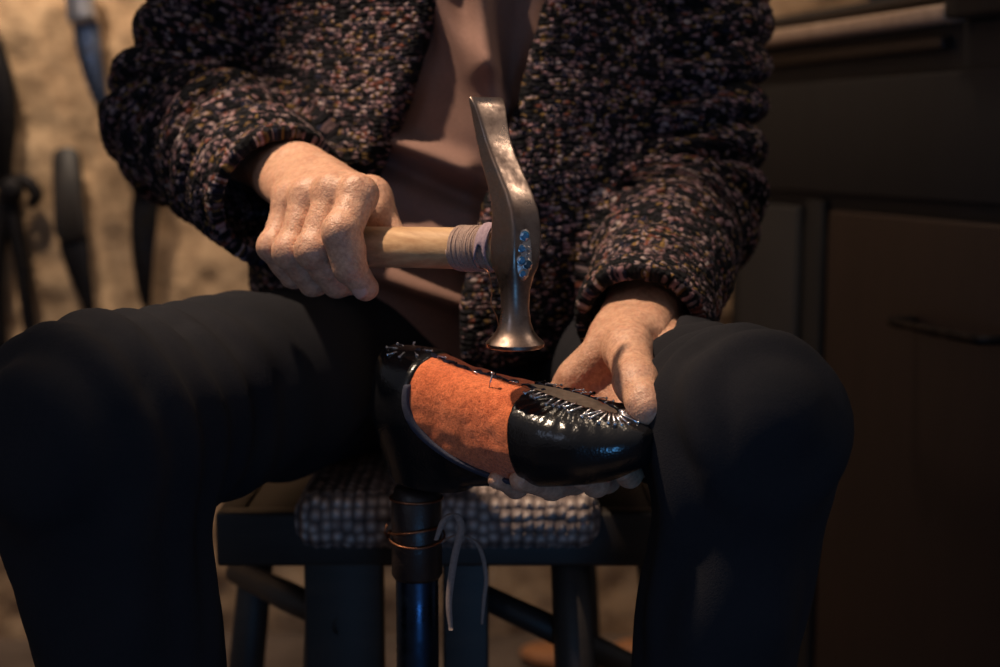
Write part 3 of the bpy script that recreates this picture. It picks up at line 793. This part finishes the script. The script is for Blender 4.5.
for i, mcp in enumerate(LM): palm.cone(wl0 + latL*(-.013+.0088*i), mcp, .0165, .0122, .014)
palm.cone(wl0 - latL*.012, wl0 - latL*.013 + ax_l*.14, .019, .024, .012); palm.cone(wl0 + latL*.012, wl0 + latL*.013 + ax_l*.14, .019, .024, .012)
palm.cone(P(612,345,1.052), P(574,378,1.062), .0165, .0135, .014)                # outer edge of the palm
G = HL.like()
for a, b, c_, d_, r_ in zip(LM, LPIP, LDIP, LTIP, LRAD):
    c = HL.like(); c.chain([a,b,c_,d_], r_, .004); G.F = smin(G.F, c.F, .0012)
tb = [P(630,336,1.062), P(628,350,1.022), P(636,381,.974), P(645,402,.950), P(649,410,.944)]
G2 = HL.like(); G2.chain(tb, [.0185,.0175,.0145,.0122,.0104], .008)
G2.ell(P(637,385,.968), (.0132,)*3, .006)
HL.F = smin(palm.F, G.F, .007); HL.F = smin(HL.F, G2.F, .009)
HL.cone(P(612,362,1.012), P(615,384,1.000), .0012, .0020, .006, op='cut')         # fold between thumb and palm
for y_ in (383, 387): HL.cone(P(628,y_,.956), P(646,y_-2,.957), .0005, .0005, .0015, op='cut')
VL, QL = HL.mesh(1); VL += normals(VL, QL)*(.00035*vnoise(VL,160,3) + .0005*vnoise(VL,70,4))[:,None]

# --- body under the clothes: head, neck, trunk, arms, legs as one surface
hc = PC + np.array([.02,-.075,1.315])
B = Field((-.40,.78,.0), (.36,1.55,1.52), .005)
ch = PC + np.array([.02,.02,.94])
B.ell(ch, (.165,.095,.20), .04).ell(PC+[0,.02,.70], (.15,.10,.18), .06)
B.cone(PC+[.02,.01,1.08], hc+[0,.01,-.07], .058, .052, .03)
B.cone(shoR, PC+[.02,.02,1.06], .05, .06, .05).cone(shoL, PC+[.02,.02,1.06], .05, .06, .05)
B.chain([shoR, elbR, wr0], [.048,.037,.021], .015).chain([shoL, elbL, wl0], [.048,.037,.021], .015)
B.chain([hipR, kneR, ankR], [.070,.048,.033], .03).chain([hipL, kneL, ankL], [.070,.048,.033], .03)
for a in (ankR, ankL): B.chain([a, a+[0,.03,-.065]], [.034,.03], .02).cone(a+[0,.02,-.075], a+[0,-.14,-.085], .028, .020, .02)
for a_, b_, r1_, r2_ in ((LM[0], LPIP[0], .020, .018), (LM[1], LPIP[1], .020, .018), (LM[2], LPIP[2], .020, .018), (LM[3], LPIP[3], .018, .016), (wl0+[0,0,-.04], LM[1]+[0,0,-.02], .03, .03)):
    B.cone(a_, b_, r1_, r2_, .012, op='cut')
# head, bowed towards the work
td = math.radians(28); E = np.array([[1,0,0],[0,math.cos(td),-math.sin(td)],[0,math.sin(td),math.cos(td)]]).T
def hd_(x, y, z): 
    return hc + np.array([x, y*math.cos(td)-z*math.sin(td), z*math.cos(td)+y*math.sin(td)])
Eh = [[1,0,0], unit(hd_(0,1,0)-hc), unit(hd_(0,0,1)-hc)]
B.ell(hd_(0,.012,.035), (.075,.095,.090), .02, Eh).ell(hd_(0,-.03,-.045), (.054,.060,.070), .03, Eh)
B.ell(hd_(0,-.070,-.095), (.026,.022,.020), .02, Eh).ell(hd_(0,-.083,.030), (.05,.012,.012), .015, Eh)
B.cone(hd_(0,-.094,.018), hd_(0,-.115,-.018), .009, .013, .012).ell(hd_(0,-.094,-.052), (.024,.011,.009), .008, Eh)
for s in (-1,1):
    B.ell(hd_(.031*s,-.092,.008), (.017,.012,.012), .006, Eh, 'cut'); B.ell(hd_(.031*s,-.080,.008), (.0135,)*3, .003, Eh)
    B.ell(hd_(.077*s,.012,-.005), (.010,.018,.032), .008, Eh); B.ell(hd_(.045*s,-.065,-.02), (.022,.02,.02), .02, Eh)
VB, QB = B.mesh(2)
cR, cL = wr0 + ax_f*.0, wl0
person = mesh('person', VB, QB, 'skin', loc=PC)
tag(person, 'seated man in dark tweed cardigan hammering an upturned shoe', 'person')
hands = [mesh('hand_r', VR, QR, 'skin', person), mesh('hand_l', VL, QL, 'skin', person)]
# weld the hands to the arms into one surface
for hh_ in hands:
    md = person.modifiers.new('u', 'BOOLEAN'); md.operation = 'UNION'; md.object = hh_; md.solver = 'EXACT'
dg = bpy.context.evaluated_depsgraph_get()
nm = bpy.data.meshes.new_from_object(person.evaluated_get(dg))
person.modifiers.clear(); old = person.data; person.data = nm
for hh_ in hands: bpy.data.objects.remove(hh_, do_unlink=True)
nm.materials.clear(); nm.materials.append(M['skin'])
nm.polygons.foreach_set('material_index', [0]*len(nm.polygons))
nm.polygons.foreach_set('use_smooth', [True]*len(nm.polygons)); nm.update()
print('body verts', len(nm.vertices))
# fingernails
def nail(tip, dirv, outv, r, ln):
    dirv = unit(dirv); outv = unit(np.array(outv)-dirv*np.dot(outv, dirv)); side = np.cross(dirv, outv); V = []; Fc = []
    for i in range(9):
        for j in range(9):
            a = (j/8-.5)*2.0; t = i/8-.5; sq = math.sqrt(max(0, 1-(abs(t)*2)**4*.35))
            V.append(tip + dirv*(t*ln) + outv*(math.cos(a*.95)*r*1.02 + .0002) + side*(math.sin(a*.95)*r*sq))
    for i in range(8):
        for j in range(8): Fc.append((i*9+j, i*9+j+1, (i+1)*9+j+1, (i+1)*9+j))
    o = mesh('fingernail', V, Fc, 'nail', person); s_ = o.modifiers.new('t', 'SOLIDIFY'); s_.thickness = .0008
nail((tb[3]*.4+tb[4]*.6), tb[4]-tb[2], P(700,380,.94)-tb[4], .0112, .013)
for k_, (pts, rad) in enumerate(fing):
    a_, b_ = h(*pts[2]), h(*pts[3]); nail(a_*.15+b_*.85, b_-a_, nn*.9 - vv*.5, rad[3]*1.03, .0105)

# --- hair, boots
Hh = Field(hc-.17, hc+.17, .004)
Hh.ell(hd_(0,.022,.045), (.083,.100,.092), .02, Eh)
Hh.ell(hd_(0,-.125,-.02), (.12,.080,.085), .01, Eh, 'cut'); Hh.ell(hd_(0,-.02,-.10), (.12,.12,.08), .01, Eh, 'cut')
Vh, Qh = Hh.mesh(1); Vh += normals(Vh, Qh)*(.003*vnoise(Vh*[1,.4,1],70,8))[:,None]
mesh('hair', Vh, Qh, 'hair', person)
for s in (-1,1):
    MB().lathe([(.0002,-.0118),(.006,-.0100),(.0102,-.006),(.0118,0),(.0102,.006),(.006,.0100),(.0002,.0118)], hd_(.031*s,-.0815,.006), seg=16).build('eye', NT('eye_white').setb((.7,.68,.65), .2), person)
for a in (ankR, ankL):
    f = Field(a+[-.07,-.22,-.115], a+[.07,.10,.10], .004)
    f.cone(a+[0,0,.07], a+[0,.02,-.05], .050, .046, .02).cone(a+[0,.03,-.07], a+[0,-.14,-.075], .040, .036, .02).ell(a+[0,-.13,-.07], (.045,.06,.034), .02)
    f.F = np.maximum(f.F, (a[2]-.108) - f.Z + .0)
    f.F = np.maximum(f.F, f.Z-(a[2]+.09))
    v, q = f.mesh(1); v[:,2] = np.maximum(v[:,2], .003); mesh('boot', v, q, 'boot', person)

# --- trousers
T = Field((-.42,.80,.08), (.36,1.50,.76), .005)
T.chain([hipR, kneR, ankR], [.088,.069,.050], .035).chain([hipL, kneL, ankL], [.080,.058,.054], .035)
T.ell(PC+[0,.02,.63], (.155,.12,.11), .05)
T.F = np.maximum(T.F, .098 - T.Z)
for a_, b_, r1_, r2_ in ((wl0+ax_l*.10, wl0, .034, .030), (wl0, LM[1], .033, .030), (wl0, LM[3], .033, .026), (LM[0], LPIP[0], .020, .018), (LM[1], LPIP[1], .020, .018), (LM[2], LPIP[2], .020, .018), (LM[3], LPIP[3], .018, .016)):
    T.cone(a_, b_, r1_, r2_, .012, op='cut')
V, Q = T.mesh(2); N_ = normals(V, Q)
for kn, ank_, hip_ in ((kneR, ankR, hipR), (kneL, ankL, hipL)):
    dist = np.linalg.norm(V-kn, axis=1); m = sstep(.26,.05,dist)
    ax_ = unit(hip_-kn); s_ = (V-kn)@ax_
    V += N_*(m*.0035*np.sin(s_*150 + 4*vnoise(V,9,3)) )[:,None]
V += N_*(.006*vnoise(V,14,5) + .003*np.abs(vnoise(V*[1,1,.4],32,6)))[:,None]
V[:,2] = np.maximum(V[:,2], .095)
under = (V[:,2] < SZ+.004) & (V[:,1] > 1.09) & (np.abs(V[:,0]-ST[0]) < .19) & (V[:,2] > SZ-.06); V[under,2] = SZ+.004
mesh('trousers', V, Q, 'trouser', person)

# --- sweater
TC = PC + np.array([.02,.015,0])
Wf = Field((-.28,1.12,.58), (.24,1.52,1.16), .004)
def torso(f, o):
    f.ell(TC+[0,0,.93], (.188+o,.112+o,.22+o), .05).ell(TC+[-.015,-.012,.72], (.170+o,.122+o,.19+o), .07)
    f.cone(shoR+[.03,0,-.01], shoL-[.03,0,.01], .070+o, .070+o, .05); return f
torso(Wf, 0.0); Wf.cone(PC+[.02,.01,1.08], PC+[.02,-.01,1.15], .068, .062, .02)
Wf.F = np.maximum(Wf.F, .60-Wf.Z)
V, Q = Wf.mesh(1); N_ = normals(V, Q); fr = sstep(1.36,1.24,V[:,1])
fold = np.zeros(len(V))
for (x0,z0,x1,z1,am,wd) in ((-.13,.815,-.03,.775,.012,.010),(-.12,.79,.0,.74,-.008,.010),(-.06,.93,.0,.83,.010,.014),(-.02,.96,-.012,.86,.014,.011),(.02,.93,.01,.80,-.006,.012),(-.14,.74,-.02,.70,.009,.012),(-.14,.70,.0,.655,.010,.012)):
    a_ = np.array([x0,z0]); b_ = np.array([x1,z1]); ab = b_-a_; p2_ = V[:,[0,2]]-a_; t = np.clip(p2_@ab/(ab@ab),0,1); dd = np.linalg.norm(p2_-t[:,None]*ab, axis=1)
    fold += 2.2*am*np.exp(-(dd/wd)**2)
V += N_*(fr*(fold + .003*vnoise(V,22,7)))[:,None]
mesh('sweater', V, Q, 'sweater', person)

# --- cardigan: sleeves and two front panels
C = Field((-.42,1.00,.60), (.36,1.54,1.18), .0036)
torso(C, .022)
C.cone(TC+[-.02,-.005,.72], TC+[-.03,-.02,.64], .155, .165, .06)
lapL = np.interp(C.Z.ravel(), [.55,.66,.75,.92,1.0,1.12], [-.175,-.158,-.118,-.052,-.050,-.055]).astype(F32)[None,None,:]
lapR = np.interp(C.Z.ravel(), [.55,.66,.75,.92,1.0,1.12], [-.030,-.030,-.010,.040,.055,.055]).astype(F32)[None,None,:]
wedge = np.maximum(np.maximum(lapL-C.X, C.X-lapR), C.Y-1.30)
C.F = smax(C.F, -(wedge*np.ones_like(C.F)), .012)
def belly(f):
    f.F = np.maximum(f.F, .615 - f.Z + 0*f.X); return f
belly(C)
cufR = P(280,198,1.150); cufL = P(640,328,1.098)
SR = [shoR, elbR, cufR]; SL = [shoL, elbL, cufL]
C.chain(SR, [.074,.071,.060], .028).chain(SL, [.074,.065,.054], .028)
# necks of the cuffs: cut flat and hollowed
def cuff(c, a, r):
    d = unit(a); pl_ = ((C.X-F32(c[0]))*F32(-d[0]) + (C.Y-F32(c[1]))*F32(-d[1]) + (C.Z-F32(c[2]))*F32(-d[2]))
    near_ = np.sqrt((C.X-F32(c[0]))**2+(C.Y-F32(c[1]))**2+(C.Z-F32(c[2]))**2) < .11
    C.F = np.where(near_, np.maximum(C.F, pl_), C.F).astype(F32)
    C.cone(c-d*.03, c+d*.045, r, r*.9, .004, op='cut')
cuff(cufR, unit(elbR-cufR), .051); cuff(cufL, unit(elbL-cufL), .044)
C.cone(PC+[.02,.0,1.08], PC+[.02,-.02,1.25], .066, .075, .01, op='cut')
V, Q = C.mesh(2); N_ = normals(V, Q)
def chain_param(V, pts):
    """distance, arclength and angle about a bent arm"""
    best = np.full(len(V), 9.0); s_ = np.zeros(len(V)); ang = np.zeros(len(V)); acc = 0; ref = np.array([0,1.0,.2])
    for a_, b_ in zip(pts[:-1], pts[1:]):
        ab = b_-a_; Ln = np.linalg.norm(ab); t = np.clip((V-a_)@ab/Ln**2, -.3 if a_ is pts[0] else 0, 1.3 if b_ is pts[-1] else 1)
        dv = V - a_ - t[:,None]*ab; d_ = np.linalg.norm(dv, axis=1); m = d_ < best
        e_ = unit(ref - ab*(ref@ab)/Ln**2); g_ = np.cross(ab/Ln, e_)
        best[m] = d_[m]; s_[m] = acc + t[m]*Ln; ang[m] = np.arctan2(dv[m]@g_, dv[m]@e_); acc += Ln
    return best, s_, ang
bR, sR, aR = chain_param(V, list(spline(SR, 7))); bL, sL, aL = chain_param(V, list(spline(SL, 7)))
isR = (bR < .088) & (bR < bL) & (V[:,0] < -.14); isL = (bL < .086) & ~isR & (V[:,0] > .10)
isL |= (bL < .075) & (V[:,2] < .82) & (V[:,0] > .04); isR |= (bR < .075) & (V[:,2] < .85) & (V[:,0] < -.10)
isR &= sR > .05; isL &= sL > .05
def folds(s_, a_, elbow, V, seed, lam, sk):
    m = np.exp(-((s_-elbow)/.16)**2)
    ph = s_/lam*2*math.pi + sk*np.sin(a_+.6) + 2.2*vnoise(V,9,seed)
    r_ = np.abs(np.sin(ph/2))**.6
    return .030*(r_-.78)*(m*.9+.16)*(.65+.5*vnoise(V,16,seed+3))
eR, eL = np.linalg.norm(shoR-elbR), np.linalg.norm(shoL-elbL)
def soft(m):
    w = np.repeat(m.astype(float)[:,None], 3, 1)
    for _ in range(9): w = lap(w, Q, .7)
    return w[:,0]
wR_, wL_ = soft(isR), soft(isL)
dsp = wR_*folds(sR, aR, eR+.03, V, 2, .037, 1.3) + wL_*(folds(sL, aL, eL-.06, V, 9, .042, 1.6))
dsp += np.where(~(isR|isL), .008*vnoise(V*[1,1,.35],14,4), 0) + .0025*vnoise(V,30,6)
endm = np.where(isR, sstep(0,.05,np.linalg.norm(V-cufR,axis=1)-.03), 1)*np.where(isL, sstep(0,.05,np.linalg.norm(V-cufL,axis=1)-.03), 1)
V = V + N_*(dsp*endm)[:,None]
fab = np.stack([V[:,0], V[:,2], np.zeros(len(V))], 1)
fab[isR] = np.stack([aR[isR]*.062, sR[isR], 0*sR[isR]], 1); fab[isL] = np.stack([aL[isL]*.062+2, sL[isL], 0*sL[isL]], 1)
tfab = np.stack([V[:,0], V[:,2], np.zeros(len(V))], 1); cls = isR*1 + isL*2; cq = cls[Q]
mixed = (cq != cq[:,:1]).any(1); cfab = fab[Q]; cfab[mixed] = tfab[Q[mixed]]
span = (cfab[:,:,0].max(1)-cfab[:,:,0].min(1)) > .2; cw = cfab[span]; base_ = cw[:,:,0] < cw[:,:,0].mean(1)[:,None]; cw[:,:,0] += base_*(2*math.pi*.062); cfab[span] = cw
# the knit itself: rows of raised stitches
st_ = np.abs(np.sin(fab[:,1]*math.pi/.0062))*np.abs(np.sin((fab[:,0]+.5*np.abs((fab[:,1]/.0062) % 2-1)*.004)*math.pi/.008))
V = V + N_*(.0016*st_)[:,None]
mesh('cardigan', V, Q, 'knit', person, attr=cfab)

#SECTION_LIGHT
# ------------------------------------------------------------------ light
def area(name, loc, target, size, power, color, sy=None, spread=None):
    l = bpy.data.lights.new(name, 'AREA'); l.energy = power; l.color = color; l.size = size
    if sy: l.shape = 'RECTANGLE'; l.size_y = sy
    if spread: l.spread = spread
    o = bpy.data.objects.new(name, l); COL.objects.link(o); o.location = loc
    o.rotation_euler = (Vector(target)-Vector(loc)).to_track_quat('-Z', 'Y').to_euler(); return o
def spot(name, loc, target, power, color, ang, blend, rad):
    l = bpy.data.lights.new(name, 'SPOT'); l.energy = power; l.color = color; l.spot_size = math.radians(ang); l.spot_blend = blend; l.shadow_soft_size = rad
    o = bpy.data.objects.new(name, l); COL.objects.link(o); o.location = loc
    o.rotation_euler = (Vector(target)-Vector(loc)).to_track_quat('-Z', 'Y').to_euler(); return o
spot('work_lamp', (-.56,.97,1.92), (-.05,1.05,.70), 112, (1,.77,.56), 27, .7, .025)
area('peen_highlight_fill', (.80,1.10,1.55), (0,.97,.78), .22, 1.5, (1,.8,.62))  # unseen warm light added to put a highlight on the hammer peen
spot('wall_fill', (.1,1.55,2.3), (-.35,2.15,1.15), 50, (1,.76,.54), 118, .8, .06)  # unseen spot added to brighten the back wall and the countertop edge
spot('corner_fill', (-.75,1.45,1.9), (-.80,2.18,1.16), 64, (1,.80,.60), 60, .8, .05)  # extra spot out of view, added to lift the left of the wall
area('low_blue_fill', (.16,.15,.36), (.05,1.0,.55), .20, .85, (.12,.45,1), .035)  # low unseen blue area light added for streaks on toe cap and post
area('cool_window', (-.9,.0,1.2), (0,1.0,.75), .35, .9, (.6,.72,1), .5)
wt = bpy.data.worlds.new('room_ambient'); SC.world = wt; wt.use_nodes = True
wn, wl_ = wt.node_tree.nodes, wt.node_tree.links
tc = wn.new('ShaderNodeTexCoord'); sx = wn.new('ShaderNodeSeparateXYZ'); wl_.new(tc.outputs['Generated'], sx.inputs[0])
mr = wn.new('ShaderNodeMapRange'); mr.inputs['From Min'].default_value = -.3; mr.inputs['From Max'].default_value = .9
mr.inputs['To Min'].default_value = .07; mr.inputs['To Max'].default_value = .16; wl_.new(sx.outputs['Z'], mr.inputs['Value'])
wl_.new(mr.outputs[0], wn['Background'].inputs[1]); wn['Background'].inputs[0].default_value = (.95,.93,1.05,1)
vs = SC.view_settings; vs.view_transform = 'Standard'; vs.look = 'None'; vs.gamma = 1; vs.use_curve_mapping = False; vs.exposure = 0
SC.cycles.max_bounces = 6; SC.cycles.use_denoising = True; SC.cycles.sample_clamp_indirect = 4
